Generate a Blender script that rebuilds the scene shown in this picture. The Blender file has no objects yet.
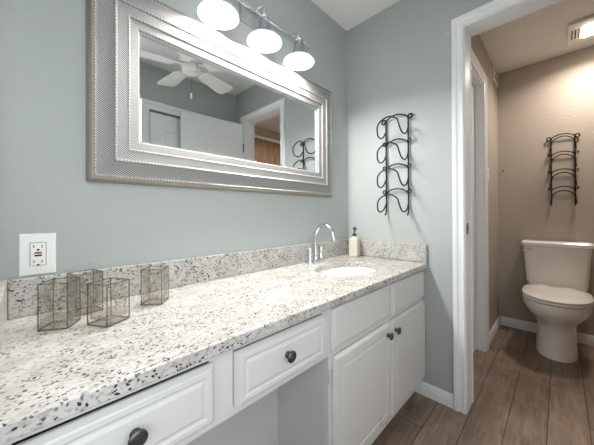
import bpy, bmesh, math, random
from mathutils import Vector, Matrix
random.seed(7)
S = bpy.context.scene
COL = S.collection
PI = math.pi

# ------------------------------------------------------------------ camera, world, lights, exposure
X1 = 1.656      # right side wall
YM = 1.113      # wall with the mirror
YO = -0.41      # opposite wall
ZC = 2.435      # ceiling
XL = -1.75      # far left end wall
XB = 3.22       # toilet room back wall
YT = 0.425      # toilet room left wall
YR = -1.10      # toilet room right wall
ZK = 0.787      # countertop height

cam_d = bpy.data.cameras.new('camera')
cam = bpy.data.objects.new('camera', cam_d); COL.objects.link(cam)
yaw, pit, rol = math.radians(44.771), math.radians(0.2356), math.radians(-0.2505)
f = Vector((math.cos(yaw)*math.cos(pit), math.sin(yaw)*math.cos(pit), math.sin(pit)))
r = Vector((math.sin(yaw), -math.cos(yaw), 0)); u = r.cross(f)
r2 = math.cos(rol)*r + math.sin(rol)*u
u2 = -math.sin(rol)*r + math.cos(rol)*u
m = Matrix(((r2.x, u2.x, -f.x, 0), (r2.y, u2.y, -f.y, 0), (r2.z, u2.z, -f.z, 1.0787), (0, 0, 0, 1)))
cam.matrix_world = m
cam_d.sensor_fit = 'HORIZONTAL'; cam_d.sensor_width = 36
cam_d.lens = 264.826/594*36
cam_d.shift_y = -9.452/594
cam_d.clip_start = 0.01
S.camera = cam

w = bpy.data.worlds.new('world'); S.world = w; w.use_nodes = True
w.node_tree.nodes['Background'].inputs[0].default_value = (0.75, 0.85, 1, 1)
w.node_tree.nodes['Background'].inputs[1].default_value = 1.0

S.view_settings.view_transform = 'Standard'; S.view_settings.look = 'None'
S.view_settings.exposure = 0.85; S.view_settings.use_curve_mapping = False

S.cycles.transparent_max_bounces = 40
VANITY_W = 4.1       # each vanity lamp
VANITY_EMIT = 1.2
FILL_W = 9.0  # strength of the added fill light
FAN_W = 9
TOILET_W = 6.0

def area(name, loc, rot, sx, sy, watts, col, spread=PI):
    d = bpy.data.lights.new(name, 'AREA'); d.shape = 'RECTANGLE'; d.size = sx; d.size_y = sy
    d.energy = watts; d.color = col; d.spread = spread
    o = bpy.data.objects.new(name, d); COL.objects.link(o); o.location = loc; o.rotation_euler = rot
    return o
# added fill light behind the camera, in front of a made-up unseen window
area('added_fill_light', (-.45, YO+.02, 1.4), (PI/2, 0, 0), 1.85, 1.35, FILL_W, (1.0, 0.99, 0.965))
area('toilet_room_ceiling_lamp', (2.895, -0.225, 2.395), (0, 0, 0), 0.17, 0.21, TOILET_W, (1.0, 0.89, 0.80), 2.7)

# ------------------------------------------------------------------ materials
def nm(name):
    mt = bpy.data.materials.new(name); mt.use_nodes = True
    nt = mt.node_tree; b = nt.nodes['Principled BSDF']
    return mt, nt, b
def s2l(c):
    return tuple(((x/255)/12.92 if x/255 <= .04045 else ((x/255+.055)/1.055)**2.4) for x in c) + (1,)
def simple(name, rgb, rough=0.5, metal=0.0, noise=0.0, nscale=20, bump=0.0, bscale=60, spec=0.5, coat=0):
    mt, nt, b = nm(name)
    c = s2l(rgb)
    b.inputs['Roughness'].default_value = rough; b.inputs['Metallic'].default_value = metal
    b.inputs['Specular IOR Level'].default_value = spec
    b.inputs['Coat Weight'].default_value = coat
    tc = nt.nodes.new('ShaderNodeTexCoord')
    n = nt.nodes.new('ShaderNodeTexNoise'); n.inputs['Scale'].default_value = nscale; n.inputs['Detail'].default_value = 4
    nt.links.new(tc.outputs['Object'], n.inputs['Vector'])
    mx = nt.nodes.new('ShaderNodeMix'); mx.data_type = 'RGBA'
    mx.inputs[6].default_value = tuple(v*(1-noise) for v in c[:3])+(1,)
    mx.inputs[7].default_value = tuple(min(1, v*(1+noise)) for v in c[:3])+(1,)
    nt.links.new(n.outputs['Fac'], mx.inputs[0]); nt.links.new(mx.outputs[2], b.inputs['Base Color'])
    if bump:
        n2 = nt.nodes.new('ShaderNodeTexNoise'); n2.inputs['Scale'].default_value = bscale; n2.inputs['Detail'].default_value = 3
        nt.links.new(tc.outputs['Object'], n2.inputs['Vector'])
        bp = nt.nodes.new('ShaderNodeBump'); bp.inputs['Strength'].default_value = bump; bp.inputs['Distance'].default_value = 0.004
        nt.links.new(n2.outputs['Fac'], bp.inputs['Height']); nt.links.new(bp.outputs[0], b.inputs['Normal'])
    return mt
M = {}
M['wall'] = simple('blue_grey_wall_paint', (176, 181, 178), 0.55, noise=0.03, nscale=3, bump=0.45, bscale=55)
M['taupe'] = simple('taupe_wall_paint', (178, 168, 156), 0.6, noise=0.03, nscale=3, bump=0.45, bscale=55)
M['ceil'] = simple('ceiling_paint', (240, 240, 237), 0.8, noise=0.02, bump=0.35, bscale=80)
M['trim'] = simple('white_trim_paint', (236, 238, 238), 0.35, noise=0.015)
M['cab'] = simple('white_cabinet_paint', (212, 212, 208), 0.38, noise=0.02, nscale=6, bump=0.08, bscale=90)
M['knee'] = simple('grey_kneehole_paint', (206, 206, 202), 0.6, noise=0.06, nscale=5)
M['chrome'] = simple('polished_chrome', (225, 228, 230), 0.09, 1.0)
M['satin'] = simple('satin_chrome', (200, 203, 205), 0.3, 0.9)
M['pewter'] = simple('dark_pewter', (96, 93, 90), 0.4, 0.9, noise=0.3, nscale=60)
M['iron'] = simple('black_wrought_iron', (38, 40, 42), 0.45, 0.5, noise=0.2, nscale=90, bump=0.2, bscale=200)
M['darkiron'] = simple('bronze_wrought_iron', (34, 26, 22), 0.5, 0.4, noise=0.2, nscale=90, bump=0.2, bscale=200)
M['porcelain'] = simple('white_porcelain', (243, 243, 241), 0.12, coat=0.3)
M['bone'] = simple('bone_porcelain', (242, 239, 234), 0.15, coat=0.3)
M['plastic'] = simple('white_plastic', (240, 240, 236), 0.35)
M['black'] = simple('black_plastic', (18, 18, 18), 0.5)
M['red'] = simple('red_plastic', (150, 30, 40), 0.5)
M['brass'] = simple('strike_metal', (130, 128, 120), 0.35, 0.9)
M['fan'] = simple('white_fan_enamel', (228, 228, 222), 0.35)
M['gap_shade'] = simple('dark_gap', (52, 50, 48), 0.9)  # dark colour painted in for the shade inside gaps and slots
M['chip'] = simple('worn_bare_wood', (186, 166, 146), 0.8, noise=0.2, nscale=100)

def granite():
    mt, nt, b = nm('speckled_granite')
    L = nt.links.new; N = nt.nodes.new
    tc = N('ShaderNodeTexCoord')
    mp = N('ShaderNodeMapping'); mp.inputs['Rotation'].default_value = (0.3, 0.2, 0.5); mp.inputs['Scale'].default_value = (1, 1.5, 1.2)
    L(tc.outputs['Object'], mp.inputs[0])
    def ramp(src, p0, p1, c0=(0, 0, 0, 1), c1=(1, 1, 1, 1)):
        r_ = N('ShaderNodeValToRGB'); r_.color_ramp.elements[0].position = p0; r_.color_ramp.elements[1].position = p1
        r_.color_ramp.elements[0].color = c0; r_.color_ramp.elements[1].color = c1
        L(src, r_.inputs[0]); return r_.outputs[0]
    def noise(sc, det=3, dist=0.0):
        n = N('ShaderNodeTexNoise'); n.inputs['Scale'].default_value = sc; n.inputs['Detail'].default_value = det
        n.inputs['Distortion'].default_value = dist; L(mp.outputs[0], n.inputs['Vector']); return n.outputs['Fac']
    def mix(fac, a, bb):
        x = N('ShaderNodeMix'); x.data_type = 'RGBA'
        L(fac, x.inputs[0])
        for i, v in ((6, a), (7, bb)):
            if isinstance(v, tuple): x.inputs[i].default_value = v
            else: L(v, x.inputs[i])
        return x.outputs[2]
    base = mix(ramp(noise(14, 5), .4, .65), s2l((198, 196, 191)), s2l((180, 176, 170)))
    base = mix(ramp(noise(110, 3, .3), .50, .62), base, s2l((168, 163, 155)))       # soft grey flecks
    base = mix(ramp(noise(40, 2, .8), .66, .70), base, s2l((146, 134, 122)))     # tan flecks
    # dark mica specks gathered in loose clusters
    v = N('ShaderNodeTexVoronoi'); v.feature = 'F1'; v.inputs['Scale'].default_value = 120; v.inputs['Randomness'].default_value = 1
    ds = N('ShaderNodeMix'); ds.data_type = 'VECTOR'
    n3 = N('ShaderNodeTexNoise'); n3.inputs['Scale'].default_value = 60; L(mp.outputs[0], n3.inputs['Vector'])
    ds.inputs[0].default_value = 0.02; L(mp.outputs[0], ds.inputs[4]); L(n3.outputs['Color'], ds.inputs[5])
    L(ds.outputs[1], v.inputs['Vector'])
    spot = ramp(v.outputs['Distance'], .36, .44, (1, 1, 1, 1), (0, 0, 0, 1))
    sep = N('ShaderNodeSeparateColor'); L(v.outputs['Color'], sep.inputs[0])
    pick = ramp(sep.outputs[0], .58, .60)
    cl = ramp(noise(9, 3), .36, .52)
    m1 = N('ShaderNodeMath'); m1.operation = 'MULTIPLY'; L(spot, m1.inputs[0]); L(pick, m1.inputs[1])
    m2 = N('ShaderNodeMath'); m2.operation = 'MULTIPLY'; L(m1.outputs[0], m2.inputs[0]); L(cl, m2.inputs[1])
    base = mix(m2.outputs[0], base, s2l((50, 50, 54)))
    L(base, b.inputs['Base Color']); b.inputs['Roughness'].default_value = 0.22
    return mt
M['granite'] = granite()

def floor_mat():
    mt, nt, b = nm('wood_look_plank_tile'); L = nt.links.new; N = nt.nodes.new
    tc = N('ShaderNodeTexCoord')
    mp = N('ShaderNodeMapping'); mp.inputs['Location'].default_value = (0.45, -0.05, 0); L(tc.outputs['Object'], mp.inputs[0])
    br = N('ShaderNodeTexBrick'); br.inputs['Scale'].default_value = 1; br.inputs['Brick Width'].default_value = 0.92
    br.inputs['Row Height'].default_value = 0.15; br.inputs['Mortar Size'].default_value = 0.0022; br.inputs['Mortar Smooth'].default_value = 0.1
    br.offset = 0.37; br.inputs['Bias'].default_value = 0
    br.inputs['Color1'].default_value = (0.0, 0.0, 0.0, 1); br.inputs['Color2'].default_value = (1, 1, 1, 1); br.inputs['Mortar'].default_value = (0.5, .5, .5, 1)
    L(mp.outputs[0], br.inputs['Vector'])
    mp2 = N('ShaderNodeMapping'); mp2.inputs['Scale'].default_value = (2.2, 22, 1); L(tc.outputs['Object'], mp2.inputs[0])
    ad = N('ShaderNodeVectorMath'); ad.operation = 'ADD'; L(mp2.outputs[0], ad.inputs[0]); L(br.outputs['Color'], ad.inputs[1])
    n = N('ShaderNodeTexNoise'); n.inputs['Scale'].default_value = 2.0; n.inputs['Detail'].default_value = 8; n.inputs['Distortion'].default_value = 1.2
    L(ad.outputs[0], n.inputs['Vector'])
    nb = N('ShaderNodeTexNoise'); nb.inputs['Scale'].default_value = 7; nb.inputs['Detail'].default_value = 6; L(tc.outputs['Object'], nb.inputs['Vector'])
    r1 = N('ShaderNodeValToRGB'); e = r1.color_ramp.elements
    e[0].position = .3; e[0].color = s2l((104, 86, 74)); e[1].position = .7; e[1].color = s2l((168, 146, 128))
    mm = N('ShaderNodeMix'); mm.data_type = 'FLOAT'; mm.inputs[0].default_value = .45; L(n.outputs['Fac'], mm.inputs[2]); L(nb.outputs['Fac'], mm.inputs[3])
    L(mm.outputs[0], r1.inputs[0])
    tone = N('ShaderNodeMix'); tone.data_type = 'RGBA'; tone.blend_type = 'MULTIPLY'; tone.inputs[0].default_value = 0.22
    L(r1.outputs[0], tone.inputs[6]); L(br.outputs['Color'], tone.inputs[7])
    mo = N('ShaderNodeMix'); mo.data_type = 'RGBA'; L(br.outputs['Fac'], mo.inputs[0]); L(tone.outputs[2], mo.inputs[6]); mo.inputs[7].default_value = s2l((72, 60, 52))
    L(mo.outputs[2], b.inputs['Base Color']); b.inputs['Roughness'].default_value = 0.42
    bp = N('ShaderNodeBump'); bp.inputs['Strength'].default_value = .3; bp.inputs['Distance'].default_value = .002; bp.invert = True
    L(br.outputs['Fac'], bp.inputs['Height']); L(bp.outputs[0], b.inputs['Normal'])
    return mt
M['floor'] = floor_mat()

def woodwall():
    mt, nt, b = nm('brown_wood_look_panel'); L = nt.links.new; N = nt.nodes.new
    tc = N('ShaderNodeTexCoord'); mp = N('ShaderNodeMapping'); mp.inputs['Scale'].default_value = (12, 12, 2.0); L(tc.outputs['Object'], mp.inputs[0])
    n = N('ShaderNodeTexNoise'); n.inputs['Scale'].default_value = 1.4; n.inputs['Detail'].default_value = 7; n.inputs['Distortion'].default_value = 1; L(mp.outputs[0], n.inputs['Vector'])
    r1 = N('ShaderNodeValToRGB'); e = r1.color_ramp.elements
    e[0].position = .3; e[0].color = s2l((128, 98, 76)); e[1].position = .75; e[1].color = s2l((178, 146, 118))
    L(n.outputs['Fac'], r1.inputs[0]); L(r1.outputs[0], b.inputs['Base Color']); b.inputs['Roughness'].default_value = .4
    return mt
M['wood'] = woodwall()

def woven_silver():
    # pressed silver frame finish with a fine diagonal weave
    mt, nt, b = nm('silver_woven_frame'); L = nt.links.new; N = nt.nodes.new
    tc = N('ShaderNodeTexCoord')
    def wave(rot):
        mp = N('ShaderNodeMapping'); mp.inputs['Rotation'].default_value = (0, rot, 0); L(tc.outputs['Object'], mp.inputs[0])
        wv = N('ShaderNodeTexWave'); wv.wave_type = 'BANDS'; wv.bands_direction = 'X'; wv.inputs['Scale'].default_value = 52
        wv.inputs['Distortion'].default_value = 0.6; wv.inputs['Detail'].default_value = 1; wv.inputs['Detail Scale'].default_value = 4
        L(mp.outputs[0], wv.inputs['Vector']); return wv.outputs['Fac']
    a = wave(math.radians(58)); c = wave(math.radians(-20))
    mu = N('ShaderNodeMath'); mu.operation = 'MULTIPLY'; L(a, mu.inputs[0])
    mr = N('ShaderNodeMapRange'); mr.inputs[3].default_value = 0.65; L(c, mr.inputs[0]); L(mr.outputs[0], mu.inputs[1])
    rp = N('ShaderNodeValToRGB'); e = rp.color_ramp.elements
    e[0].position = .15; e[0].color = s2l((108, 106, 103)); e[1].position = .7; e[1].color = s2l((176, 175, 172))
    L(mu.outputs[0], rp.inputs[0]); L(rp.outputs[0], b.inputs['Base Color'])
    b.inputs['Metallic'].default_value = 0.2; b.inputs['Roughness'].default_value = .6
    bp = N('ShaderNodeBump'); bp.inputs['Strength'].default_value = .5; bp.inputs['Distance'].default_value = .002
    L(mu.outputs[0], bp.inputs['Height']); L(bp.outputs[0], b.inputs['Normal'])
    return mt
M['silver'] = woven_silver()
M['silver_plain'] = simple('silver_bead', (196, 194, 189), .32, .5, noise=.1, nscale=120)
M['frame_edge'] = simple('antique_frame_edge', (150, 142, 132), .4, .5, noise=.12, nscale=30)

def mirror_mat():
    mt, nt, b = nm('mirror_glass'); b.inputs['Metallic'].default_value = 1; b.inputs['Roughness'].default_value = 0.0
    b.inputs['Base Color'].default_value = (0.86, 0.88, 0.88, 1); return mt
M['mirror'] = mirror_mat()

def emis(name, col, st):
    mt, nt, b = nm(name)
    b.inputs['Base Color'].default_value = (.9, .9, .9, 1)
    b.inputs['Emission Color'].default_value = col; b.inputs['Emission Strength'].default_value = st
    return mt
M['bulb'] = emis('lit_frosted_lens', (1, .99, .97, 1), VANITY_EMIT)
M['wbulb'] = emis('lit_warm_lens', (1, .86, .7, 1), 9)

def glass_thin(name, tint, gl=0.35, bump=0.0, bs=25, blotch=0):
    mt = bpy.data.materials.new(name); mt.use_nodes = True; nt = mt.node_tree
    for n in list(nt.nodes): nt.nodes.remove(n)
    L = nt.links.new; N = nt.nodes.new
    out = N('ShaderNodeOutputMaterial'); tr = N('ShaderNodeBsdfTransparent'); g = N('ShaderNodeBsdfGlass')
    g.inputs['IOR'].default_value = 1.3; g.inputs['Roughness'].default_value = 0.03
    t = tint + (1,)
    tr.inputs[0].default_value = t; g.inputs['Color'].default_value = t
    tc = N('ShaderNodeTexCoord')
    if bump:
        n = N('ShaderNodeTexNoise'); n.inputs['Scale'].default_value = bs; n.inputs['Detail'].default_value = 2; n.inputs['Distortion'].default_value = 2
        L(tc.outputs['Object'], n.inputs['Vector'])
        bp = N('ShaderNodeBump'); bp.inputs['Strength'].default_value = bump; bp.inputs['Distance'].default_value = .02
        L(n.outputs['Fac'], bp.inputs['Height']); L(bp.outputs[0], g.inputs['Normal'])
        if blotch:
            rp = N('ShaderNodeValToRGB'); e = rp.color_ramp.elements
            e[0].position = .38; e[1].position = .56; e[1].color = t; e[0].color = tuple(v*(1-blotch) for v in tint)+(1,)
            L(n.outputs['Fac'], rp.inputs[0]); L(rp.outputs[0], tr.inputs[0])
    mx = N('ShaderNodeMixShader'); mx.inputs[0].default_value = gl
    L(tr.outputs[0], mx.inputs[1]); L(g.outputs[0], mx.inputs[2]); L(mx.outputs[0], out.inputs[0])
    return mt
def vase_glass(name, tint, edge):
    mt = bpy.data.materials.new(name); mt.use_nodes = True; nt = mt.node_tree
    for n in list(nt.nodes): nt.nodes.remove(n)
    L = nt.links.new; N = nt.nodes.new
    out = N('ShaderNodeOutputMaterial'); tr = N('ShaderNodeBsdfTransparent'); g = N('ShaderNodeBsdfGlossy'); g.inputs['Roughness'].default_value = .08
    tc = N('ShaderNodeTexCoord'); n = N('ShaderNodeTexNoise'); n.inputs['Scale'].default_value = 28; n.inputs['Detail'].default_value = 1.5; n.inputs['Distortion'].default_value = 2.5
    L(tc.outputs['Object'], n.inputs['Vector'])
    bp = N('ShaderNodeBump'); bp.inputs['Strength'].default_value = .22; bp.inputs['Distance'].default_value = .012; L(n.outputs['Fac'], bp.inputs['Height'])
    L(bp.outputs[0], g.inputs['Normal'])
    lw = N('ShaderNodeLayerWeight'); lw.inputs['Blend'].default_value = .4; L(bp.outputs[0], lw.inputs['Normal']); 
    n2 = N('ShaderNodeTexNoise'); n2.inputs['Scale'].default_value = 17; n2.inputs['Detail'].default_value = 0; n2.inputs['Distortion'].default_value = 1.0
    L(tc.outputs['Object'], n2.inputs['Vector'])
    rp = N('ShaderNodeValToRGB'); e = rp.color_ramp.elements; e[0].position = .47; e[0].color = (0,0,0,1); e[1].position = .53; e[1].color = (0,0,0,1)
    k = rp.color_ramp.elements.new(.50); k.color = (.75,.75,.75,1)  # darker lines painted in for light bending through the ripples
    L(n2.outputs['Fac'], rp.inputs[0])
    ad = N('ShaderNodeMath'); ad.operation = 'MAXIMUM'; fp2 = N('ShaderNodeMath'); fp2.operation = 'POWER'; fp2.inputs[1].default_value = 2.0; L(lw.outputs['Facing'], fp2.inputs[0]); L(fp2.outputs[0], ad.inputs[0]); L(rp.outputs[0], ad.inputs[1])
    c = N('ShaderNodeMix'); c.data_type = 'RGBA'; L(ad.outputs[0], c.inputs[0]); c.inputs[6].default_value = tint+(1,); c.inputs[7].default_value = edge+(1,)
    L(c.outputs[2], tr.inputs[0])
    pw = N('ShaderNodeMath'); pw.operation = 'POWER'; pw.inputs[1].default_value = 3.0; L(lw.outputs['Facing'], pw.inputs[0])
    mr = N('ShaderNodeMapRange'); mr.inputs[3].default_value = .06; mr.inputs[4].default_value = .55; L(pw.outputs[0], mr.inputs[0])
    mx = N('ShaderNodeMixShader'); L(mr.outputs[0], mx.inputs[0]); L(tr.outputs[0], mx.inputs[1]); L(g.outputs[0], mx.inputs[2]); L(mx.outputs[0], out.inputs[0])
    return mt
M['wavy'] = vase_glass('wavy_clear_glass', (.99, .987, .975), (.70, .69, .66))
M['wavybase'] = vase_glass('thick_amber_glass', (.995, .985, .965), (.88, .85, .79))
M['refraction_tint'] = vase_glass('painted_refraction_edge', (.62, .61, .58), (.35, .34, .32))  # dark tint imitates light refracted at the vase edges
M['shade'] = glass_thin('clear_ribbed_shade', (.93, .94, .95), .35, .3, 60)
M['soapglass'] = simple('cream_mosaic_glass', (206, 200, 184), .2, noise=.12, nscale=90, bump=.5, bscale=160)
M['added_pane'] = glass_thin('added_pane_glass', (.97, .98, 1.0), .05)

# ------------------------------------------------------------------ mesh helpers
def box(bm, x0, x1, y0, y1, z0, z1):
    vs = [bm.verts.new(p) for p in ((x0,y0,z0),(x1,y0,z0),(x1,y1,z0),(x0,y1,z0),(x0,y0,z1),(x1,y0,z1),(x1,y1,z1),(x0,y1,z1))]
    for q in ((0,3,2,1),(4,5,6,7),(0,1,5,4),(1,2,6,5),(2,3,7,6),(3,0,4,7)): bm.faces.new([vs[i] for i in q])
    return vs
def ring(bm, pts): return [bm.verts.new(p) for p in pts]
def bridge(bm, a, b, close=True):
    n = len(a)
    for i in range(n if close else n-1):
        j = (i+1) % n
        bm.faces.new((a[i], a[j], b[j], b[i]))
def loft(bm, rings, cap0=True, cap1=True):
    R = [ring(bm, q) for q in rings]
    for a, b in zip(R, R[1:]): bridge(bm, a, b)
    if cap0: bm.faces.new(list(reversed(R[0])))
    if cap1: bm.faces.new(R[-1])
    return R
def lathe(bm, prof, mtx=Matrix(), n=24, cap0=True, cap1=True):
    rs = []
    for (rad, z) in prof:
        rs.append([mtx @ Vector((rad*math.cos(2*PI*i/n), rad*math.sin(2*PI*i/n), z)) for i in range(n)])
    return loft(bm, rs, cap0, cap1)
def catmull(pts, k=6):
    P = [Vector(p) for p in pts]; P = [2*P[0]-P[1]] + P + [2*P[-1]-P[-2]]; out = []
    for i in range(1, len(P)-2):
        for s in range(k):
            t = s/k; a, b, c, d = P[i-1:i+3]
            out.append(.5*((2*b)+(c-a)*t+(2*a-5*b+4*c-d)*t*t+(3*b-a-3*c+d)*t**3))
    out.append(P[-2]); return out
def tube(bm, pts, rad, n=10, smooth=0):
    if smooth: pts = catmull(pts, smooth)
    P = [Vector(p) for p in pts]; rs = []; up = None
    for i, p in enumerate(P):
        t = (P[min(i+1, len(P)-1)]-P[max(i-1, 0)]).normalized()
        if up is None:
            up = t.orthogonal().normalized()
        else:
            up = (up - t*up.dot(t)).normalized()
        s = t.cross(up); rr = rad(i/(len(P)-1)) if callable(rad) else rad
        rs.append([p + up*rr*math.cos(2*PI*k/n) + s*rr*math.sin(2*PI*k/n) for k in range(n)])
    return loft(bm, rs)
def obj(name, bm, mt, parent=None, smooth=False, bevel=0, seg=2, sub=0):
    bmesh.ops.remove_doubles(bm, verts=bm.verts, dist=1e-6)
    bmesh.ops.recalc_face_normals(bm, faces=bm.faces)
    me = bpy.data.meshes.new(name); bm.to_mesh(me); bm.free()
    me.materials.append(mt)
    if smooth:
        for p in me.polygons: p.use_smooth = True
        try: me.set_sharp_from_angle(angle=math.radians(40))
        except Exception: pass
    o = bpy.data.objects.new(name, me); COL.objects.link(o)
    if parent: o.parent = parent
    if bevel:
        b = o.modifiers.new('bevel', 'BEVEL'); b.width = bevel; b.segments = seg; b.limit_method = 'ANGLE'
    if sub:
        s = o.modifiers.new('sub', 'SUBSURF'); s.levels = sub; s.render_levels = sub
    return o
def thing(name, label, cat, loc=(0,0,0), rz=0, group=None):
    o = bpy.data.objects.new(name, None); COL.objects.link(o); o.location = loc; o.rotation_euler = (0,0,rz)
    o.empty_display_size = .05
    return tag(o, label, cat, group)
def tag(o, label, cat, group=None):
    o['label'] = label; o['category'] = cat
    if group: o['group'] = group
    return o
def struct(o, label=None, cat=None):
    o['kind'] = 'structure'
    if label: o['label'] = label
    if cat: o['category'] = cat
    return o
def NB(): return bmesh.new()
# rectangle rings: plane map P(u, v, h) -> world; profile [(d, h)] with d = outward distance
def rect_rings(bm, P, u0, v0, u1, v1, prof, fill_last=False, fill_first=False):
    R = []
    for d, h in prof:
        R.append(ring(bm, [P(u0-d, v0-d, h), P(u1+d, v0-d, h), P(u1+d, v1+d, h), P(u0-d, v1+d, h)]))
    for a, b in zip(R, R[1:]): bridge(bm, a, b)
    if fill_last: bm.faces.new(R[-1])
    if fill_first: bm.faces.new(list(reversed(R[0])))
def u_casing(bm, P, u0, u1, v0, v1, prof):
    R = []
    for d, h in prof:
        R.append(ring(bm, [P(u0-d, v0, h), P(u0-d, v1+d, h), P(u1+d, v1+d, h), P(u1+d, v0, h)]))
    for a, b in zip(R, R[1:]): bridge(bm, a, b, close=False)
    bridge(bm, R[-1], R[0], close=False)
    bm.faces.new([q[0] for q in R]); bm.faces.new([q[3] for q in R])
CAS = [(-.0,0),(0,.012),(.008,.016),(.02,.012),(.042,.013),(.047,.018),(.062,.02),(.075,.02),(.08,.014),(.08,0)]

# ------------------------------------------------------------------ structure
def sbox(name, mt, *b, bevel=0):
    bm = NB(); box(bm, *b); return struct(obj(name, bm, mt, bevel=bevel))
sbox('floor', M['floor'], XL-.1, 3.4, -1.25, 1.25, -.1, 0)
sbox('ceiling', M['ceil'], XL-.1, X1+.06, YO-.1, YM+.12, ZC, ZC+.1)
sbox('ceiling_toilet_room', M['ceil'], X1+.06, XB+.12, YR-.12, YT+.12, ZC, ZC+.1)
sbox('wall_back', M['wall'], XL-.1, X1+.12, YM, YM+.12, 0, ZC)
# doorway in the side wall: opening y DY0..DY1, height DZ
DY0, DY1, DZ = -.228, .360, 2.088
bm = NB(); box(bm, X1, X1+.06, DY1+.012, YM, 0, ZC); box(bm, X1, X1+.06, YO-.12, DY0-.012, 0, ZC); box(bm, X1, X1+.06, DY0-.012, DY1+.012, DZ+.012, ZC)
struct(obj('wall_right', bm, M['wall']))
bm = NB(); box(bm, X1+.06, X1+.12, DY1+.012, YM, 0, ZC); box(bm, X1+.06, X1+.12, YR-.12, DY0-.012, 0, ZC); box(bm, X1+.06, X1+.12, DY0-.012, DY1+.012, DZ+.012, ZC)
struct(obj('wall_toilet_front', bm, M['taupe']))
sbox('wall_toilet_back', M['taupe'], XB, XB+.12, YR-.12, YT+.12, 0, ZC)
# toilet room left wall with a closed white door
TX0, TX1, TZ = 1.90, 2.50, 2.09
bm = NB(); box(bm, X1+.12, TX0, YT, YT+.12, 0, ZC); box(bm, TX1, XB, YT, YT+.12, 0, ZC); box(bm, TX0, TX1, YT, YT+.12, TZ, ZC)
struct(obj('wall_toilet_left', bm, M['taupe']))
bm = NB(); box(bm, X1+.12, XB, YR-.12, YR, 0, ZC)
struct(obj('wall_toilet_right', bm, M['taupe']))
# opposite wall with closet opening
CX0, CX1, CZ = .755, 1.56, 2.03
WX0, WX1, WZ0, WZ1 = -1.45, .55, .68, 2.15
bm = NB(); box(bm, XL-.1, WX0, YO-.12, YO, 0, ZC); box(bm, WX0, WX1, YO-.12, YO, 0, WZ0); box(bm, WX0, WX1, YO-.12, YO, WZ1, ZC); box(bm, WX1, CX0, YO-.12, YO, 0, ZC); box(bm, CX1, X1, YO-.12, YO, 0, ZC); box(bm, CX0, CX1, YO-.12, YO, CZ, ZC)
struct(obj('wall_opposite', bm, M['wall']))
sbox('wall_left', M['wall'], XL-.1, XL, YO, YM, 0, ZC)
bm = NB(); P = lambda a, b, h: Vector((a, YO-.04+h, b))
rect_rings(bm, P, WX0+.05, WZ0+.05, WX1-.05, WZ1-.05, [(0,-.03),(0,.0),(.05,0),(.05,-.03),(0,-.03)])
wn = struct(obj('added_window_1', bm, M['trim']))  # added unseen window frame, made up to go with the fill light
bm = NB(); box(bm, WX0+.04, WX1-.04, YO-.06, YO-.055, WZ0+.04, WZ1-.04); obj('added_pane', bm, M['added_pane'], wn)
# short wing wall at the left end of the counter
sbox('wall_wing', M['wall'], -.184, -.064, .50, YM, 0, ZC)

# baseboards
def baseboard(name, pts, h=.082, t=.013):
    # pts: wall line start/end (x,y), normal direction (nx,ny)
    (x0, y0), (x1, y1), (nx, ny) = pts
    bm = NB(); prof = [(0,0),(t,0),(t,h*.55),(t*.75,h*.68),(t*.8,h*.78),(t*.35,h),(0,h)]
    a = ring(bm, [(x0+nx*d, y0+ny*d, z) for d, z in prof]); b = ring(bm, [(x1+nx*d, y1+ny*d, z) for d, z in prof])
    bridge(bm, a, b); bm.faces.new(a); bm.faces.new(list(reversed(b)))
    return struct(obj(name, bm, M['trim']))
baseboard('baseboard_right', ((X1, DY1+.063), (X1, .63), (-1, 0)), .075)
baseboard('baseboard_toilet_left', ((TX1+.085, YT), (XB, YT), (0, -1)))
baseboard('baseboard_toilet_back', ((XB, YT-.013), (XB, YR), (-1, 0)))
baseboard('baseboard_opposite', ((-1.7, YO), (CX0-.09, YO), (0, 1)))
baseboard('baseboard_back', ((XL, YM), (-.184, YM), (0, -1)))

# door casings / jambs
P = lambda a, b, h: Vector((X1-h, a, b))
bm = NB(); u_casing(bm, P, DY0-.004, DY1+.004, 0, DZ+.004, [(d*.72, h) for d, h in CAS]); struct(obj('trim_1', bm, M['trim'], bevel=.001))
P = lambda a, b, h: Vector((X1+.12+h, a, b))
bm = NB(); u_casing(bm, P, DY0, DY1-.004, 0, DZ+.004, [(d*.9, h*.8) for d, h in CAS]); struct(obj('trim_2', bm, M['trim']))
bm = NB()
for y0, y1 in ((DY1, DY1+.012), (DY0-.012, DY0)): box(bm, X1-.004, X1+.124, y0, y1, 0, DZ+.012)
box(bm, X1-.004, X1+.124, DY0, DY1, DZ, DZ+.012)
tj = struct(obj('trim_3', bm, M['trim'], bevel=.0015))
bm = NB(); box(bm, X1+.015, X1+.043, DY1-.003, DY1, .965, 1.025); sp = obj('strike_plate', bm, M['brass'], tj, bevel=.001); sp['label'] = 'metal latch strike plate'
bm = NB(); box(bm, X1+.022, X1+.036, DY1-.004, DY1-.0028, .982, 1.008); obj('latch_hole', bm, M['black'], tj)

# toilet-room side door (closed, white)
P = lambda a, b, h: Vector((a, YT-h, b))
bm = NB(); u_casing(bm, P, TX0, TX1, 0, TZ, [(d, h) for d, h in CAS]); struct(obj('trim_4', bm, M['trim']))
bm = NB()
for x0, x1 in ((TX0, TX0+.012), (TX1-.012, TX1)): box(bm, x0, x1, YT-.003, YT+.12, 0, TZ)
box(bm, TX0, TX1, YT-.003, YT+.12, TZ-.012, TZ); struct(obj('trim_5', bm, M['trim']))

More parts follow.
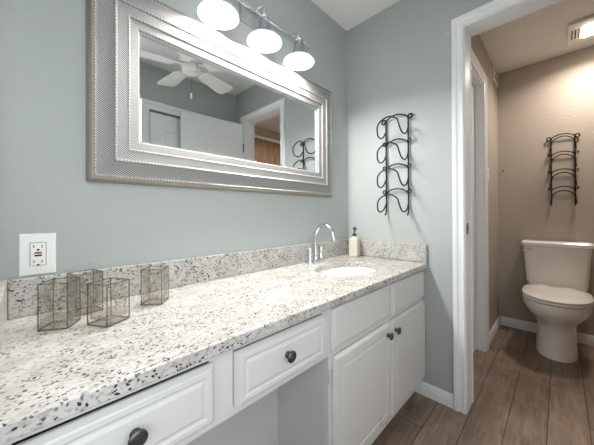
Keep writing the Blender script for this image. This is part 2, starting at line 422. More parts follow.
def panel_door(name, P, w_, h_, t, label, mt=None, cols=2, parent=None):
    # P(a, b, h): a 0..w, b 0..h, depth h (0 front, -t back). Six recessed-and-raised panels
    mt = mt or M['trim']
    bm = NB()
    vs = [P(0,0,0),P(w_,0,0),P(w_,h_,0),P(0,h_,0)]; vb = [P(0,0,-t),P(w_,0,-t),P(w_,h_,-t),P(0,h_,-t)]
    loft(bm, [vb, vs])
    sx = w_*.16; mid = w_*.13; pw = (w_-2*sx-mid)/2
    rows = [(h_*.12, h_*.40), (h_*.465, h_*.76), (h_*.815, h_*.93)]
    for sgn, base in ((1, 0), (-1, -t)):
        for c in range(2):
            a0 = sx+c*(pw+mid)
            for b0, b1 in rows:
                Q = lambda a, b, hh: P(a, b, base+sgn*hh)
                rect_rings(bm, Q, a0, b0, a0+pw, b1, [(0, -.0005), (-.004, .003), (-.010, .003), (-.016, .0005), (-.022, .0006), (-.036, .003)], fill_last=True)
    o = obj(name, bm, mt, parent)
    return o
P = lambda a, b, h: Vector((TX0+.014+a, YT+.05-h, .012+b))
d2 = struct(panel_door('door_2', P, TX1-TX0-.028, TZ-.03, .035, ''))

# opposite closet door
P = lambda a, b, h: Vector((a, YO+h, b))
bm = NB(); u_casing(bm, P, CX0, CX1, 0, CZ, CAS); struct(obj('trim_6', bm, M['trim']))
P = lambda a, b, h: Vector((CX0+.012+a, YO-.012+h, .012+b))
d3 = struct(panel_door('door_3', P, CX1-CX0-.024, CZ-.026, .035, ''))
bm = NB(); box(bm, CX0, CX1, YO-.12, YO-.1, 0, CZ); struct(obj('trim_7', bm, M['trim']))
# open door hung on the near jamb of the doorway
hx, hy = X1-.022, DY0-.012
ex, ey = 1.005, -.325
L = math.hypot(ex-hx, ey-hy); dx, dy = (ex-hx)/L, (ey-hy)/L; nx, ny = -dy, dx     # normal towards the mirror
if ny < 0: nx, ny = -nx, -ny
P = lambda a, b, h: Vector((hx+dx*a+nx*h, hy+dy*a+ny*h, .012+b))
d1 = struct(panel_door('door_1', P, L, DZ-.04, .035, ''))
for z in (.25, 1.0, 1.80):
    bm = NB(); tube(bm, [(hx+.006, hy+.006, z-.045), (hx+.006, hy+.006, z+.045)], .006); hg = obj('hinge', bm, M['pewter'], d1, True)
bm = NB()
mt_ = Matrix.Translation(P(L-.065, .95, 0)) @ Vector((nx, ny, 0)).to_track_quat('Z', 'Y').to_matrix().to_4x4()
lathe(bm, [(.032,0),(.032,.006),(.012,.01),(.012,.035),(.024,.042),(.028,.055),(.022,.066),(.002,.07)], mt_); obj('door_knob', bm, M['brass'], d1, True)

# toilet room right wall: wood panel below a white ledge
bm = NB(); box(bm, X1+.13, XB-.012, YR, YR+.012, .09, 2.24); struct(obj('trim_8', bm, M['wood']))
bm = NB(); box(bm, X1+.13, XB-.012, YR, YR+.05, 2.245, 2.28); struct(obj('trim_9', bm, M['trim'], bevel=.004))

# ------------------------------------------------------------------ countertop
HX, HY, HA, HB = 1.205, .815, .205, .145
top = thing('countertop', 'long white granite countertop speckled with grey, on the white cabinets', 'countertop', (.796, .83, ZK-.029))
OFF = Vector((.796, .83, ZK-.029))
def sub_off(bm): bmesh.ops.translate(bm, vec=-OFF, verts=bm.verts)
bm = NB()
x0, x1, y0, y1 = -.0625, X1-.001, .553, YM-.001
outer = []
for (a, b), n_ in ((((x0,y0),(x1,y0)),30), (((x1,y0),(x1,y1)),10), (((x1,y1),(x0,y1)),30), (((x0,y1),(x0,y0)),10)):
    for i in range(n_): outer.append((a[0]+(b[0]-a[0])*i/n_, a[1]+(b[1]-a[1])*i/n_))
inner = [(HX+HA*math.cos(2*PI*i/56), HY+HB*math.sin(2*PI*i/56)) for i in range(56)]
def loop_edges(pts):
    vs = [bm.verts.new((p[0], p[1], ZK)) for p in pts]
    return [bm.edges.new((vs[i], vs[(i+1) % len(vs)])) for i in range(len(vs))]
es = loop_edges(outer)+loop_edges(inner)
res = bmesh.ops.triangle_fill(bm, edges=es, use_beauty=True)
fs = [g for g in res['geom'] if isinstance(g, bmesh.types.BMFace)]
ext = bmesh.ops.extrude_face_region(bm, geom=list(bm.faces))
bmesh.ops.translate(bm, vec=(0, 0, -.029), verts=[g for g in ext['geom'] if isinstance(g, bmesh.types.BMVert)])
sub_off(bm)
slab = obj('slab', bm, M['granite'], top, bevel=.004, seg=3)
ZS = .8965
bm = NB(); box(bm, -.044, X1-.0205, YM-.02, YM-.0005, ZK+.0003, ZS); sub_off(bm); obj('backsplash', bm, M['granite'], top, bevel=.003)
bm = NB(); box(bm, X1-.02, X1-.0005, .556, YM-.0005, ZK+.0003, ZS); sub_off(bm); obj('side_splash', bm, M['granite'], top, bevel=.005, seg=3)
bm = NB(); box(bm, -.0635, -.0445, .556, YM-.0005, ZK+.0003, ZS); sub_off(bm); obj('side_splash', bm, M['granite'], top, bevel=.003)

# sink basin
sk = thing('sink_basin', 'white oval undermount porcelain sink set below the granite counter', 'sink', (HX, HY, ZK-.029-.14))
bm = NB(); rs = []
def el(a, b, z, n=48): return [(a*math.cos(2*PI*i/n), b*math.sin(2*PI*i/n), z) for i in range(n)]
zt = .14
prof = [(.225,.165,zt-.012),(.225,.165,zt-.0008),(HA+.003,HB+.003,zt-.0008),(HA*.97,HB*.97,zt-.02),(HA*.86,HB*.86,zt-.07),(HA*.62,HB*.62,zt-.112),(HA*.3,HB*.35,zt-.128),(.024,.024,zt-.131),(.024,.024,zt-.14),(.06,.06,zt-.14),(HA*.65,HB*.65,zt-.124),(HA*.9,HB*.9,zt-.08),(HA*1.01,HB*1.01,zt-.02)]
loft(bm, [el(a,b,z) for a,b,z in prof], False, False)
R_ = None
obj('bowl', bm, M['porcelain'], sk, True)
bm = NB(); lathe(bm, [(.022,.004),(.023,.0095),(.018,.011),(.006,.010)], Matrix(), 24); obj('drain', bm, M['chrome'], sk, True)

# faucet
FX, FY = 1.215, 1.048
fc = thing('bathroom_faucet', 'chrome two-handle faucet with a high arched spout behind the sink', 'faucet', (FX, FY, ZK))
bm = NB()
rs = []
for s, z in ((1.0,0.0005),(1.0,.012),(.93,.018),(.80,.020)):
    rs.append([(((.048*s if math.cos(t)>0 else -.048*s))+.028*s*math.cos(t), .027*s*math.sin(t), z) for t in [2*PI*i/40+.001 for i in range(40)]])
loft(bm, rs); obj('base_plate', bm, M['chrome'], fc, True)
bm = NB(); pts = [(0,0,.018),(0,0,.08),(0,0,.16)]
for i in range(1, 11):
    t = PI*i/10; pts.append((0, -.066+.066*math.cos(t), .16+.066*math.sin(t)))
pts += [(0,-.136,.148)]
tube(bm, pts, .0115, 16); lathe(bm, [(.017,.015),(.016,.03),(.0115,.04)], Matrix(), 20)
lathe(bm, [(.0135,.0),(.0135,.02)], Matrix.Translation((0,-.1355,.138)), 20)
obj('spout', bm, M['chrome'], fc, True)
for s in (-1, 1):
    bm = NB(); lathe(bm, [(.019,.016),(.016,.022),(.0135,.03),(.0125,.07),(.0145,.082),(.012,.092),(.004,.095)], Matrix.Translation((s*.05,0,0)), 20)
    tube(bm, [(s*.05,0,.084),(s*.062,.002,.089),(s*.085,.004,.097)], lambda t: .005-.001*t, 10, 3)
    obj('handle', bm, M['chrome'], fc, True)

# soap dispenser
sd = thing('soap_dispenser', 'square cream glass soap dispenser with a metal pump, behind the sink', 'soap dispenser', (1.575, 1.005, ZK), math.radians(12))
bm = NB(); loft(bm, [[(a*s, b*s, z) for a, b in ((-.03,-.03),(.03,-.03),(.03,.03),(-.03,.03))] for s, z in ((.96,.0005),(1,.006),(1,.115),(.93,.123),(.45,.131),(.42,.14))])
obj('bottle', bm, M['soapglass'], sd, bevel=.004, seg=3)
bm = NB(); lathe(bm, [(.014,.139),(.014,.155),(.006,.157),(.005,.185),(.012,.187),(.012,.199),(.003,.202)], Matrix(), 20)
tube(bm, [(0,0,.193),(-.03,-.02,.192),(-.038,-.026,.184)], .0045, 8)
obj('pump', bm, M['pewter'], sd, True)

# glass candle vases
def vase(x, y, deg, s, h, label):
    t = thing('glass_vase', label, 'vase', (x, y, ZK), math.radians(deg), 'wavy square glass vases on the counter')
    def sq(k, z, wob=0):
        pts = []
        hs = s/2*k; n = 9; c = .18
        cr = .11
        for cx, cy, a0 in ((1-cr, -(1-cr), -PI/2), (1-cr, 1-cr, 0), (-(1-cr), 1-cr, PI/2), (-(1-cr), -(1-cr), PI)):
            for i in range(7):
                a = a0+i/6*PI/2; px = cx+cr*math.cos(a); py = cy+cr*math.sin(a)
                wv = 1+wob*math.sin(px*5+py*4+z*90)*.5
                pts.append((px*hs*wv, py*hs*wv, z))
            nx_, ny_ = (-math.sin(a0+PI/2), math.cos(a0+PI/2)); ex_ = cx+cr*math.cos(a0+PI/2); ey_ = cy+cr*math.sin(a0+PI/2)
            for i in range(1, 6):
                px = ex_+nx_*i/6*2*(1-cr); py = ey_+ny_*i/6*2*(1-cr); wv = 1+wob*math.sin(px*5+py*4+z*90)*.5
                pts.append((px*hs*wv, py*hs*wv, z))
        return pts
    bm = NB(); zs = [.0006,.004]+[.004+(h-.006)*i/10 for i in range(1, 11)]
    rs = [sq(.94 if i == 0 else 1, z, .022 if 1 < i < 11 else 0) for i, z in enumerate(zs)]
    rs += [sq(.985, h, 0), sq(.88, h, 0)]
    rs += [sq(.87, h-.004-(h-.02)*i/8, .022 if i else 0) for i in range(0, 9)]
    loft(bm, rs)
    obj('body', bm, M['wavy'], t, True)
    bm = NB(); loft(bm, [sq(.84, .0165), sq(.84, .026)]); bp_ = obj('base_layer', bm, M['wavybase'], t)
    bp_['label'] = 'amber tinted glass base'
    for sx, sy in ((-1,-1), (1,-1), (1,1), (-1,1)):
        q = s/2-.0022; bm = NB(); tube(bm, [(sx*q, sy*q, .004), (sx*q+.0004*sx, sy*q, h*.35), (sx*q-.0003*sx, sy*q, h*.7), (sx*q, sy*q, h-.001)], .0016, 8, 3); obj('corner_refraction', bm, M['refraction_tint'], t, True)  # added dark rods imitate refraction along the corners
    bm = NB(); rr_ = [[(a_*k_, b_*k_, z_) for a_, b_, _ in sq(1, 0)] for k_, z_ in ((1.0, h-.001), (1.0, h+.0008), (.93, h+.0008), (.93, h-.001))]
    R_ = loft(bm, rr_, False, False); bridge(bm, R_[-1], R_[0]); obj('rim', bm, M['refraction_tint'], t, True)
    bm = NB(); rr_ = [[(a_*k_, b_*k_, z_) for a_, b_, _ in sq(1, 0)] for k_, z_ in ((.97, .0006), (1.004, .0012), (1.004, .0040), (.95, .0040), (.95, .0006))]
    R_ = loft(bm, rr_, False, False); bridge(bm, R_[-1], R_[0]); obj('foot_rim', bm, M['refraction_tint'], t, True)
vase(.056, .940, -30, .066, .118, 'wavy glass vase standing furthest left, nearest the corner splash')
vase(.118, 1.022, 12, .070, .118, 'glass vase against the backsplash, behind the two front vases')
vase(.152, .876, 30, .070, .110, 'glass vase at the front of the left cluster, closest to the counter edge')
vase(.295, .962, -38, .066, .114, 'lone wavy glass vase standing furthest right, closest to the sink')

# ------------------------------------------------------------------ cabinets
FY0 = .588    # face frame plane (front)
def cab_front(name, x0, x1, z0, z1, parent, off, t=.019, g=.024):
    Pn = lambda a, b, h: Vector((a, FY0-.0006-h, b))-off
    bm = NB()
    rect_rings(bm, Pn, x0, z0, x1, z1, [(0,0),(0,t*.35),(-.007,t*.9),(-.010,t),(-g+.004,t),(-g,t-.0022),(-g-.004,t-.0025),(-g-.012,t)], fill_last=True, fill_first=True)
    return obj(name, bm, M['cab'], parent)
def flat_front(name, x0, x1, z0, z1, parent, off, t=.017):
    Pn = lambda a, b, h: Vector((a, FY0-.0006-h, b))-off
    bm = NB()
    rect_rings(bm, Pn, x0, z0, x1, z1, [(0,0),(0,t*.4),(-.004,t*.75),(-.010,t*.8),(-.014,t)], fill_last=True, fill_first=True)
    return obj(name, bm, M['cab'], parent)
def knob(x, z, parent, off):
    bm = NB()
    mt_ = Matrix.Translation(Vector((x, FY0-.0192, z))-off) @ Matrix.Rotation(PI/2, 4, 'X')
    lathe(bm, [(.010,0),(.009,.003),(.006,.006),(.006,.013),(.013,.015),(.0165,.018),(.0165,.021),(.0135,.0235),(.0125,.023),(.0115,.0245),(.004,.0255)], mt_, 24)
    k = obj('knob', bm, M['pewter'], parent, True); k['label'] = 'dark pewter round knob'
    return k
# kneehole drawer unit
o1 = Vector((.33, .85, .572))
du = thing('vanity_drawer_unit', 'white two-drawer apron unit over the open kneehole, left of the sink cabinet', 'drawer unit', o1)
bm = NB()
zt = ZK-.0295
for a in ((-.063, .745, FY0, FY0+.018, .735, zt), (-.063, .745, FY0, FY0+.018, .572, .597), (-.063, -.02, FY0, FY0+.018, .597, .735), (.297, .36, FY0, FY0+.018, .597, .735), (.71, .745, FY0, FY0+.018, .597, .735)):
    box(bm, *a)
bmesh.ops.translate(bm, vec=-o1, verts=bm.verts); obj('face_frame', bm, M['cab'], du)
bm = NB(); box(bm, -.063, .744, FY0+.019, YM-.003, .572, .580); box(bm, -.063, -.045, FY0+.019, YM-.003, .5805, zt); box(bm, .728, .744, FY0+.019, YM-.003, .5805, zt)
bmesh.ops.translate(bm, vec=-o1, verts=bm.verts); obj('underside_panel', bm, M['knee'], du)
bm = NB(); box(bm, -.0635, .7455, .86, .872, 0, .5715); bmesh.ops.translate(bm, vec=-o1, verts=bm.verts); kb = obj('kneehole_back', bm, M['knee'], du); kb['label'] = 'grey painted panel at the back of the kneehole'
for x0, x1, kx in ((-.026, .304, .139), (.361, .712, .531)):
    d_ = cab_front('drawer', x0, x1, .594, .733 if x0 > 0 else .731, du, o1)
    knob(kx, .668, d_, o1)
# sink cabinet
o2 = Vector((1.2, .85, 0))
sc = thing('vanity_cabinet', 'white two-door sink cabinet with worn paint beside the doorway wall', 'cabinet', o2)
bm = NB()
A0 = .7465; A1 = X1-.001; ZB = .075
for a in ((A0-.02+.0205, A0+.025, FY0, FY0+.018, ZB, zt), (1.19, 1.24, FY0, FY0+.018, ZB, zt), (1.625, A1, FY0, FY0+.018, ZB, zt), (A0+.025, 1.19, FY0, FY0+.018, .738, zt), (1.24, 1.625, FY0, FY0+.018, .738, zt), (A0+.025, 1.19, FY0, FY0+.018, .565, .595), (1.24, 1.625, FY0, FY0+.018, .565, .595), (A0+.025, 1.19, FY0, FY0+.018, ZB, .135), (1.24, 1.625, FY0, FY0+.018, ZB, .135)):
    box(bm, *a)
bmesh.ops.translate(bm, vec=-o2, verts=bm.verts); obj('face_frame', bm, M['cab'], sc)
bm = NB(); box(bm, A0, A0+.016, FY0+.0185, YM-.003, 0, zt); bmesh.ops.translate(bm, vec=-o2, verts=bm.verts); sp_ = obj('side_panel', bm, M['knee'], sc); sp_['label'] = 'grey painted side facing the kneehole'
bm = NB(); box(bm, A0+.018, A1, FY0+.019, YM-.003, ZB, ZB+.016); box(bm, A0+.018, A1, FY0+.06, FY0+.075, 0.0, ZB-.001)
bmesh.ops.translate(bm, vec=-o2, verts=bm.verts); obj('toe_kick', bm, M['cab'], sc)
flat_front('false_drawer_front', .757, 1.194, .590, .742, sc, o2); flat_front('false_drawer_front', 1.232, 1.648, .588, .742, sc, o2)
dA = cab_front('door', .764, 1.200, .118, .564, sc, o2, g=.042); knob(1.165, .517, dA, o2)
dB = cab_front('door', 1.214, 1.650, .112, .564, sc, o2, g=.042); knob(1.247, .517, dB, o2)
def hinge(x, z, parent):
    bm = NB(); tube(bm, [Vector((x, FY0-.012, z-.028))-o2, Vector((x, FY0-.012, z+.028))-o2], .0042, 8)
    box(bm, *[v for v in (x-.014-o2.x, x-o2.x, FY0-.006-o2.y, FY0-.001-o2.y, z-.022, z+.022)])
    return obj('hinge', bm, M['cab'], parent, True)
hinge(.760, .50, dA); hinge(.760, .19, dA)
bm = NB(); box(bm, 1.2035-1.2, 1.2095-1.2, FY0-.009-.85, FY0-.0005-.85, .25, .33); sl = obj('magnet_catch', bm, M['brass'], sc); 
for (x, z, a, b) in ((1.098, .172, .006, .016), (1.090, .146, .006, .020), (1.112, .134, .014, .005), (1.145, .124, .016, .003)):
    bm = NB(); Pn = lambda p, q, h: Vector((p, FY0-.0192-h, q))-o2
    n = 9; rs = [[Pn(x+a*k*math.cos(2*PI*i/n)*(.7+.3*math.sin(i*2.3)), z+b*k*math.sin(2*PI*i/n)*(.7+.3*math.cos(i*1.7)), h) for i in range(n)] for k, h in ((1, -.003), (.9, .0012))]
    loft(bm, rs); c = obj('paint_chip', bm, M['chip'], dA); c['label'] = 'chipped patch of bare wood'

# ------------------------------------------------------------------ mirror
MX0, MX1, MZ0, MZ1 = .283, 1.293, 1.345, 1.753
OX0, OX1, OZ0, OZ1 = .130, 1.432, 1.190, 1.898
mo = Vector(((MX0+MX1)/2, YM, OZ0))
mr = thing('wall_mirror', 'rectangular mirror in a wide woven silver frame above the counter', 'mirror', mo)
W_ = MX0-OX0
def frame_rings(bm, prof):
    # prof: (t 0=glass..1=outer, h)
    R = []
    for t, h in prof:
        a0 = MX0+(OX0-MX0)*t; a1 = MX1+(OX1-MX1)*t; b0 = MZ0+(OZ0-MZ0)*t; b1 = MZ1+(OZ1-MZ1)*t
        R.append(ring(bm, [Vector((p, YM-h, q))-mo for p, q in ((a0,b0),(a1,b0),(a1,b1),(a0,b1))]))
    for a, b in zip(R, R[1:]): bridge(bm, a, b)
fp = [(0,.0195),(.03,.026),(.20,.029),(.225,.034),(.25,.034),(.46,.036),(.48,.040),(.52,.040),(.54,.036),(.82,.034),(.85,.035),(.90,.035)]
bm = NB(); frame_rings(bm, fp); obj('frame', bm, M['silver'], mr)
bm = NB(); frame_rings(bm, [(-.012,.0005),(-.012,.012),(0,.0195)]); obj('inner_lip', bm, M['satin'], mr)
bm = NB(); frame_rings(bm, [(.90,.035),(.93,.036),(.975,.032),(1.0,.022),(1.0,.001)]); fe = obj('frame_edge', bm, M['frame_edge'], mr, True)
for t, h, rr in ((.235,.034,.003), (.50,.040,.003), (.865,.035,.003)):
    bm = NB(); a0 = MX0+(OX0-MX0)*t; a1 = MX1+(OX1-MX1)*t; b0 = MZ0+(OZ0-MZ0)*t; b1 = MZ1+(OZ1-MZ1)*t
    C4 = [Vector((p, YM-h, q))-mo for p, q in ((a0,b0),(a1,b0),(a1,b1),(a0,b1))]
    st = .011
    for i in range(4):
        A, B = C4[i], C4[(i+1) % 4]; n_ = int((B-A).length/st)
        dr = (B-A).normalized()
        for k in range(n_):
            c = A+(B-A)*(k+.5)/n_; e = dr*(st*.46); up = Vector((0,-rr*1.0,0)); sd_ = dr.cross(Vector((0,1,0)))*rr
            vs = [bm.verts.new(q) for q in (c-e, c+e, c+sd_, c-sd_, c+up)]
            for tri in ((0,2,4),(2,1,4),(1,3,4),(3,0,4)): bm.faces.new([vs[q] for q in tri])
    obj('bead_row', bm, M['silver_plain'], mr, True)
bm = NB(); rect_rings(bm, lambda a, b, h: Vector((a, YM-h, b))-mo, MX0, MZ0, MX1, MZ1, [(.003,.001),(.003,.0065),(-.009,.0080)], fill_last=False)
obj('glass_bevel', bm, M['mirror'], mr)
bm = NB(); rect_rings(bm, lambda a, b, h: Vector((a, YM-h, b))-mo, MX0+.009, MZ0+.009, MX1-.009, MZ1-.009, [(0,.0080)], fill_last=True)
obj('glass', bm, M['mirror'], mr)

# ------------------------------------------------------------------ vanity light
vl = thing('vanity_light', 'three-lamp chrome bath light bar with clear glass shades above the mirror', 'light fixture', (.80, YM, 2.0))
VO = Vector((.80, YM, 2.0))
bm = NB(); box(bm, -.075, .075, -.022, 0, .03, .13); obj('wall_plate', bm, M['satin'], vl, bevel=.004)
bm = NB(); box(bm, -.40, .40, -.040, -.024, .090, .106); obj('bar', bm, M['chrome'], vl, bevel=.002)
for i, lx in enumerate((-.243, 0, .238)):
    a = Vector((lx, -.103, 0))
    bm = NB(); tube(bm, [(lx, -.04, .098), (lx, -.075, .100), (lx, -.103, .085), (lx, -.103, .055)], .005, 10, 4)
    lathe(bm, [(.010,.03),(.016,.035),(.016,.050),(.008,.056)], Matrix.Translation((lx, -.103, 0)), 24)
    obj('arm', bm, M['chrome'], vl, True)
    bm = NB(); n = 48; rs = []
    pr = [(.020,.035),(.026,.015),(.029,-.015),(.034,-.040),(.052,-.056),(.078,-.074),(.087,-.090)]
    for k, (rr, z) in enumerate(pr+[(q[0]-.003, q[1]) for q in reversed(pr)]):
        rs.append([(a.x+rr*(1+(.012 if j % 2 else -.012))*math.cos(2*PI*j/n), a.y+rr*(1+(.012 if j % 2 else -.012))*math.sin(2*PI*j/n), z) for j in range(n)])
    loft(bm, rs, False, False); sh = obj('lamp_shade', bm, M['shade'], vl, True)
    bm = NB(); lathe(bm, [(.006,-.070),(.06,-.074),(.083,-.086),(.083,-.091),(.06,-.094),(.004,-.096)], Matrix.Translation(a), 40); obj('lit_lens', bm, M['bulb'], sh, True)
    ld = bpy.data.lights.new('vanity_bulb', 'AREA'); ld.shape = 'DISK'; ld.size = .15; ld.spread = 2.95; ld.energy = VANITY_W; ld.color = (1, .985, .96)
    lo = bpy.data.objects.new('vanity_bulb', ld); COL.objects.link(lo); lo.parent = vl; lo.location = (lx, -.103, -.098)

# ------------------------------------------------------------------ outlet
ol = thing('wall_outlet', 'white wall outlet with red and black test buttons above the counter', 'outlet', (.017, YM, .963))
bm = NB(); rect_rings(bm, lambda a, b, h: Vector((a, -h, b)), -.040, -.0615, .040, .0615, [(0,0),(0,.003),(-.003,.0055),(-.02,.006)], fill_last=True, fill_first=True); obj('cover_plate', bm, M['plastic'], ol)
bm = NB(); rect_rings(bm, lambda a, b, h: Vector((a, -.006-h, b)), -.0170, -.0340, .0170, .0340, [(.0007,0),(.0007,.0006)], fill_last=True); g = obj('receptacle_gap', bm, M['gap_shade'], ol)
bm = NB(); box(bm, -.0165, .0165, -.0085, -.0066, -.0335, .0335); rc = obj('receptacle', bm, M['plastic'], ol, bevel=.0005)
for sz in (1, -1):
    bm = NB()
    box(bm, -.0105, -.0080, -.0090, -.0084, sz*.0225-.001-.0035+.002, sz*.0225+.0045); box(bm, .0075, .0095, -.0090, -.0084, sz*.0225-.0035, sz*.0225+.0044)
    lathe(bm, [(.0030,0),(.0030,.0006)], Matrix.Translation((0, -.0084, sz*.0225-.0095)) @ Matrix.Rotation(PI/2, 4, 'X'), 12)
    obj('socket_slots', bm, M['black'], rc)
bm = NB(); box(bm, -.008, .008, -.0098, -.0084, .0015, .0062); obj('test_button', bm, M['red'], rc)
bm = NB(); box(bm, -.008, .008, -.0098, -.0084, -.0062, -.0015); obj('reset_button', bm, M['black'], rc)
for sz in (1, -1):
    bm = NB(); lathe(bm, [(.0032,0),(.0028,.0012)], Matrix.Translation((0, -.006, sz*.048)) @ Matrix.Rotation(PI/2, 4, 'X'), 12); obj('screw', bm, M['plastic'], ol, True)

# ------------------------------------------------------------------ wrought iron racks (local: x = sideways, -y = out from wall, z up, z=0 at bottom)
def rack(name, mt, label, scale=1):
    t = thing(name, label, 'rack')
    H = .615*scale; sp = .156*scale; W = .072
    for s in (-1, 1):
        pts = [(s*W, -.034, -.004), (s*W, -.028, .0), (s*W, -.018, .006), (s*W, -.014, .03*scale), (s*W, -.014, .3*scale), (s*W, -.014, H-.03)]
        for i in range(17):      # round curl at the top, turned outwards
            a = i/16*2*PI*.97; rr = .0135
            pts.append((s*(W+rr-rr*math.cos(a)), -.014-.0004*i, H-.012+rr*math.sin(a)))
        bm = NB(); tube(bm, pts, .0050, 8); obj('post', bm, mt, t, True)
    for k in range(4):
        z = H-.005-k*sp
        bm = NB(); tube(bm, [(-W, -.016, z-.012), (-W*.8, -.020, z+.004), (-W*.4, -.024, z+.016), (0, -.026, z+.020), (W*.4, -.024, z+.016), (W*.8, -.020, z+.004), (W, -.016, z-.012)], .0044, 8, 5)
        obj('rear_arch', bm, mt, t, True)
        bm = NB(); q = z-.005
        pts = [(-W, -.018, q-.070), (-W-.003, -.045, q-.105), (-W-.004, -.085, q-.122), (-W-.002, -.122, q-.112), (-W+.004, -.142, q-.075), (-W*.8, -.140, q-.045), (-W*.4, -.138, q-.024), (0, -.137, q-.017)]
        pts += [(-x, y, zz) for x, y, zz in reversed(pts[:-1])]
        tube(bm, pts, .0044, 8, 5); obj('cradle_loop', bm, mt, t, True)
        if k:
            for s in (-1, 1):
                bm = NB(); c = []
                for i in range(13):
                    a = i/12*2*PI; c.append((s*(W+.0095-.0095*math.cos(a)), -.022, z+.002+.0105*math.sin(a)))
                tube(bm, c, .0044, 6); obj('curl', bm, mt, t, True)
    return t
r1 = rack('iron_wall_rack', M['iron'], 'black iron four-tier wall rack beside the mirror on the blue-grey wall')
r1.location = (X1, .732, 1.075); r1.rotation_euler = (0, 0, -PI/2); r1['group'] = 'wrought iron wall racks'
r2 = rack('iron_wall_rack', M['darkiron'], 'dark bronze iron four-tier rack above the toilet on the taupe wall', .955)
r2.location = (XB, -.022, 1.150); r2.rotation_euler = (0, 0, -PI/2); r2['group'] = 'wrought iron wall racks'

# ------------------------------------------------------------------ toilet
to = thing('toilet', 'off-white two-piece toilet with closed lid under the taupe wall', 'toilet', (2.95, .026, 0))
TO = Vector((2.95, .015, 0))
def egg(xf, xb, hw, z, n=40, p=2.2, back=3.0):
    # xf front (small x), xb back
    cx = xf+(xb-xf)*.55; pts = []
    for i in range(n):
        a = 2*PI*i/n; c, s_ = math.cos(a), math.sin(a)
        if c >= 0:
            e = 2/back; x = cx+(xb-cx)*abs(c)**e; y = hw*(abs(s_)**e)*(1 if s_ >= 0 else -1)
        else:
            e = 2/p; x = cx-(cx-xf)*abs(c)**e; y = hw*(abs(s_)**e)*(1 if s_ >= 0 else -1)
        pts.append(Vector((x, y, z))-Vector((TO.x, 0, 0)))
    return pts
bm = NB()
loft(bm, [egg(2.700,3.10,.122,0), egg(2.702,3.10,.122,.012), egg(2.712,3.09,.119,.04), egg(2.720,3.09,.114,.12), egg(2.722,3.09,.111,.20), egg(2.70,3.10,.116,.25), egg(2.625,3.12,.146,.30), egg(2.56,3.13,.177,.345), egg(2.528,3.14,.192,.385), egg(2.52,3.15,.196,.42), egg(2.522,3.15,.195,.436), egg(2.54,3.14,.185,.441)])
obj('bowl', bm, M['bone'], to, True)
bm = NB(); loft(bm, [egg(2.522,2.965,.184,.4425,back=5), egg(2.515,2.97,.190,.448,back=5), egg(2.515,2.97,.190,.458,back=5), egg(2.522,2.965,.185,.4625,back=5)]); obj('seat', bm, M['bone'], to, True)
bm = NB(); loft(bm, [egg(2.520,2.985,.184,.4645,back=5), egg(2.512,2.99,.191,.469,back=5), egg(2.512,2.99,.191,.476,back=5), egg(2.525,2.98,.182,.483,back=5), egg(2.60,2.93,.12,.487,back=5)]); obj('seat_lid', bm, M['bone'], to, True)
for s in (-1, 1):
    bm = NB(); tube(bm, [(.045, s*.075-.03, .472), (.045, s*.075+.03, .472)], .012, 12); obj('hinge', bm, M['bone'], to, True)
def tankring(x0, x1, hw, z, rr=.03):
    pts = []
    for cx, cy, a0 in ((x1-rr, hw-rr, 0), (x0+rr, hw-rr, PI/2), (x0+rr, -hw+rr, PI), (x1-rr, -hw+rr, 3*PI/2)):
        for i in range(7):
            a = a0+i/6*PI/2; pts.append(Vector((cx+rr*math.cos(a)-TO.x, cy+rr*math.sin(a), z)))
    return pts
bm = NB(); loft(bm, [tankring(3.075,3.195,.165,.442), tankring(3.06,3.20,.180,.470), tankring(3.052,3.205,.187,.50), tankring(3.035,3.208,.204,.794)]); obj('tank', bm, M['bone'], to, True)
bm = NB(); loft(bm, [tankring(3.03,3.212,.208,.795), tankring(3.018,3.214,.217,.803), tankring(3.018,3.214,.217,.826), tankring(3.03,3.208,.207,.838)]); obj('tank_lid', bm, M['bone'], to, True)
bm = NB(); mt_ = Matrix.Translation((3.036-2.95, .165, .765)) @ Matrix.Rotation(-PI/2, 4, 'Y')
lathe(bm, [(.014,0),(.012,.006),(.006,.01)], mt_, 16); tube(bm, [(3.028-2.95, .165, .765), (3.02-2.95, .178, .763), (3.018-2.95, .205, .757)], .005, 8)
fh = obj('flush_lever', bm, M['chrome'], to, True)

# ------------------------------------------------------------------ toilet room ceiling lamp/vent, wall vent, switch
cl = thing('ceiling_fan_light', 'white vent grille with a lit panel on the ceiling above the toilet', 'ceiling light', (2.87, -.2, ZC))
bm = NB(); box(bm, -.16, .16, -.155, .15, -.022, 0); obj('housing', bm, M['plastic'], cl, bevel=.006)
bm = NB(); box(bm, -.075, .075, -.145, .07, -.034, -.0225); obj('lit_panel', bm, M['wbulb'], cl, bevel=.003)
for i in range(3):
    bm = NB(); box(bm, -.07, .07, .088+i*.018, .094+i*.018, -.0235, -.0222); obj('vent_slot', bm, M['gap_shade'], cl)
wv = thing('wall_vent', 'small off-white rectangular air vent high on the taupe wall by the ceiling', 'vent', (3.085, YT, 2.352))
bm = NB(); rect_rings(bm, lambda a, b, h: Vector((a, -h, b)), -.085, -.034, .085, .034, [(.026,0),(.026,.008),(.005,.012),(0,.009),(0,.001)]); obj('frame', bm, M['bone'], wv)
bm = NB(); box(bm, -.084, .084, -.002, -.0005, -.033, .033); obj('backing', bm, M['taupe'], wv)
for i in range(4):
    bm = NB(); z = -.021+i*.014; loft(bm, [[(x, -.002, z+.004), (x, -.008, z-.002), (x, -.008, z-.0035), (x, -.002, z+.0025)] for x in (-.089, .089)]); obj('louver', bm, M['bone'], wv)
sw = thing('light_switch', 'small white light switch beside the white side door near the toilet', 'switch', (2.68, YT, 1.40))
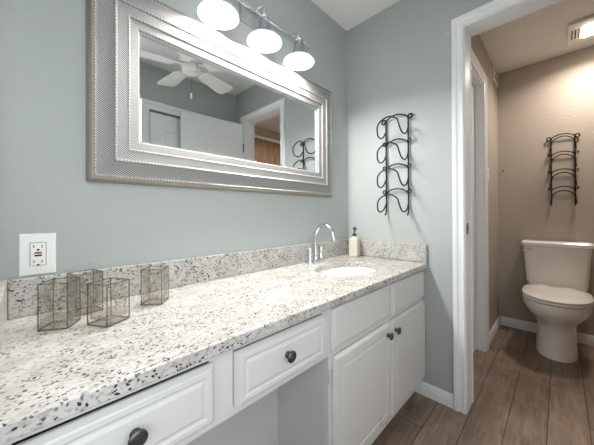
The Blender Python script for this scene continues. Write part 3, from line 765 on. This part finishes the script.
bm = NB(); rect_rings(bm, lambda a, b, h: Vector((a, -h, b)), -.035, -.058, .035, .058, [(0,0),(0,.003),(-.003,.006)], fill_last=True, fill_first=True); obj('cover_plate', bm, M['plastic'], sw)
for z in (.022, -.022):
    bm = NB(); box(bm, -.005, .005, -.016, -.0055, z-.006, z+.006); obj('toggle', bm, M['plastic'], sw)
ho = thing('wall_hook', 'tiny metal hook screwed into the taupe back wall corner', 'hook', (XB, .385, 1.49))
bm = NB(); lathe(bm, [(.008,0),(.008,.003),(.004,.005),(.004,.02),(.007,.023),(.002,.026)], Matrix.Rotation(-PI/2, 4, 'Y'), 12); obj('peg', bm, M['brass'], ho, True)

# ------------------------------------------------------------------ ceiling fan (seen in the mirror)
FH = Vector((.825, .30, ZC))
cf = thing('ceiling_fan', 'white five-blade ceiling fan with pull chain seen in the mirror', 'ceiling fan', FH)
bm = NB(); lathe(bm, [(.062,0),(.062,-.02),(.03,-.05),(.018,-.06),(.018,-.17)], Matrix(), 28); obj('canopy', bm, M['fan'], cf, True)
bm = NB(); lathe(bm, [(.03,-.168),(.085,-.18),(.095,-.20),(.095,-.237),(.085,-.252),(.06,-.262)], Matrix(), 32); obj('motor_housing', bm, M['fan'], cf, True)
bm = NB(); lathe(bm, [(.052,-.2625),(.058,-.28),(.058,-.31),(.048,-.325),(.01,-.332)], Matrix(), 28); obj('switch_housing', bm, M['fan'], cf, True)
ZBf = -.275
for k in range(5):
    a = math.radians(194+72*k); Mz = Matrix.Rotation(a, 4, 'Z') @ Matrix.Translation((0,0,ZBf)) @ Matrix.Rotation(math.radians(11), 4, 'X')
    outl = [(.135,-.050),(.20,-.060),(.40,-.075),(.455,-.070),(.468,-.055),(.468,.055),(.455,.070),(.40,.075),(.20,.060),(.135,.050),(.12,.02),(.12,-.02)]
    bm = NB(); loft(bm, [[Mz @ Vector((x*.92, y, z)) for x, y in outl] for z in (-.003, .003)]); bl = obj('blade', bm, M['fan'], cf)
    bm = NB(); io = [(.052,-.012),(.10,-.014),(.13,-.035),(.17,-.038),(.185,-.02),(.20,0),(.185,.02),(.17,.038),(.13,.035),(.10,.014),(.052,.012)]
    loft(bm, [[Mz @ Vector((x, y, z)) for x, y in io] for z in (.004, .009)]); obj('blade_bracket', bm, M['fan'], cf)
bm = NB(); tube(bm, [(.02,-.03,-.32),(.02,-.03,-.455)], .0012, 6); obj('pull_chain', bm, M['brass'], cf)
bm = NB(); lathe(bm, [(.003,-.452),(.007,-.459),(.007,-.488),(.003,-.495)], Matrix.Translation((.02,-.03,0)), 12); obj('chain_pull', bm, M['plastic'], cf, True)
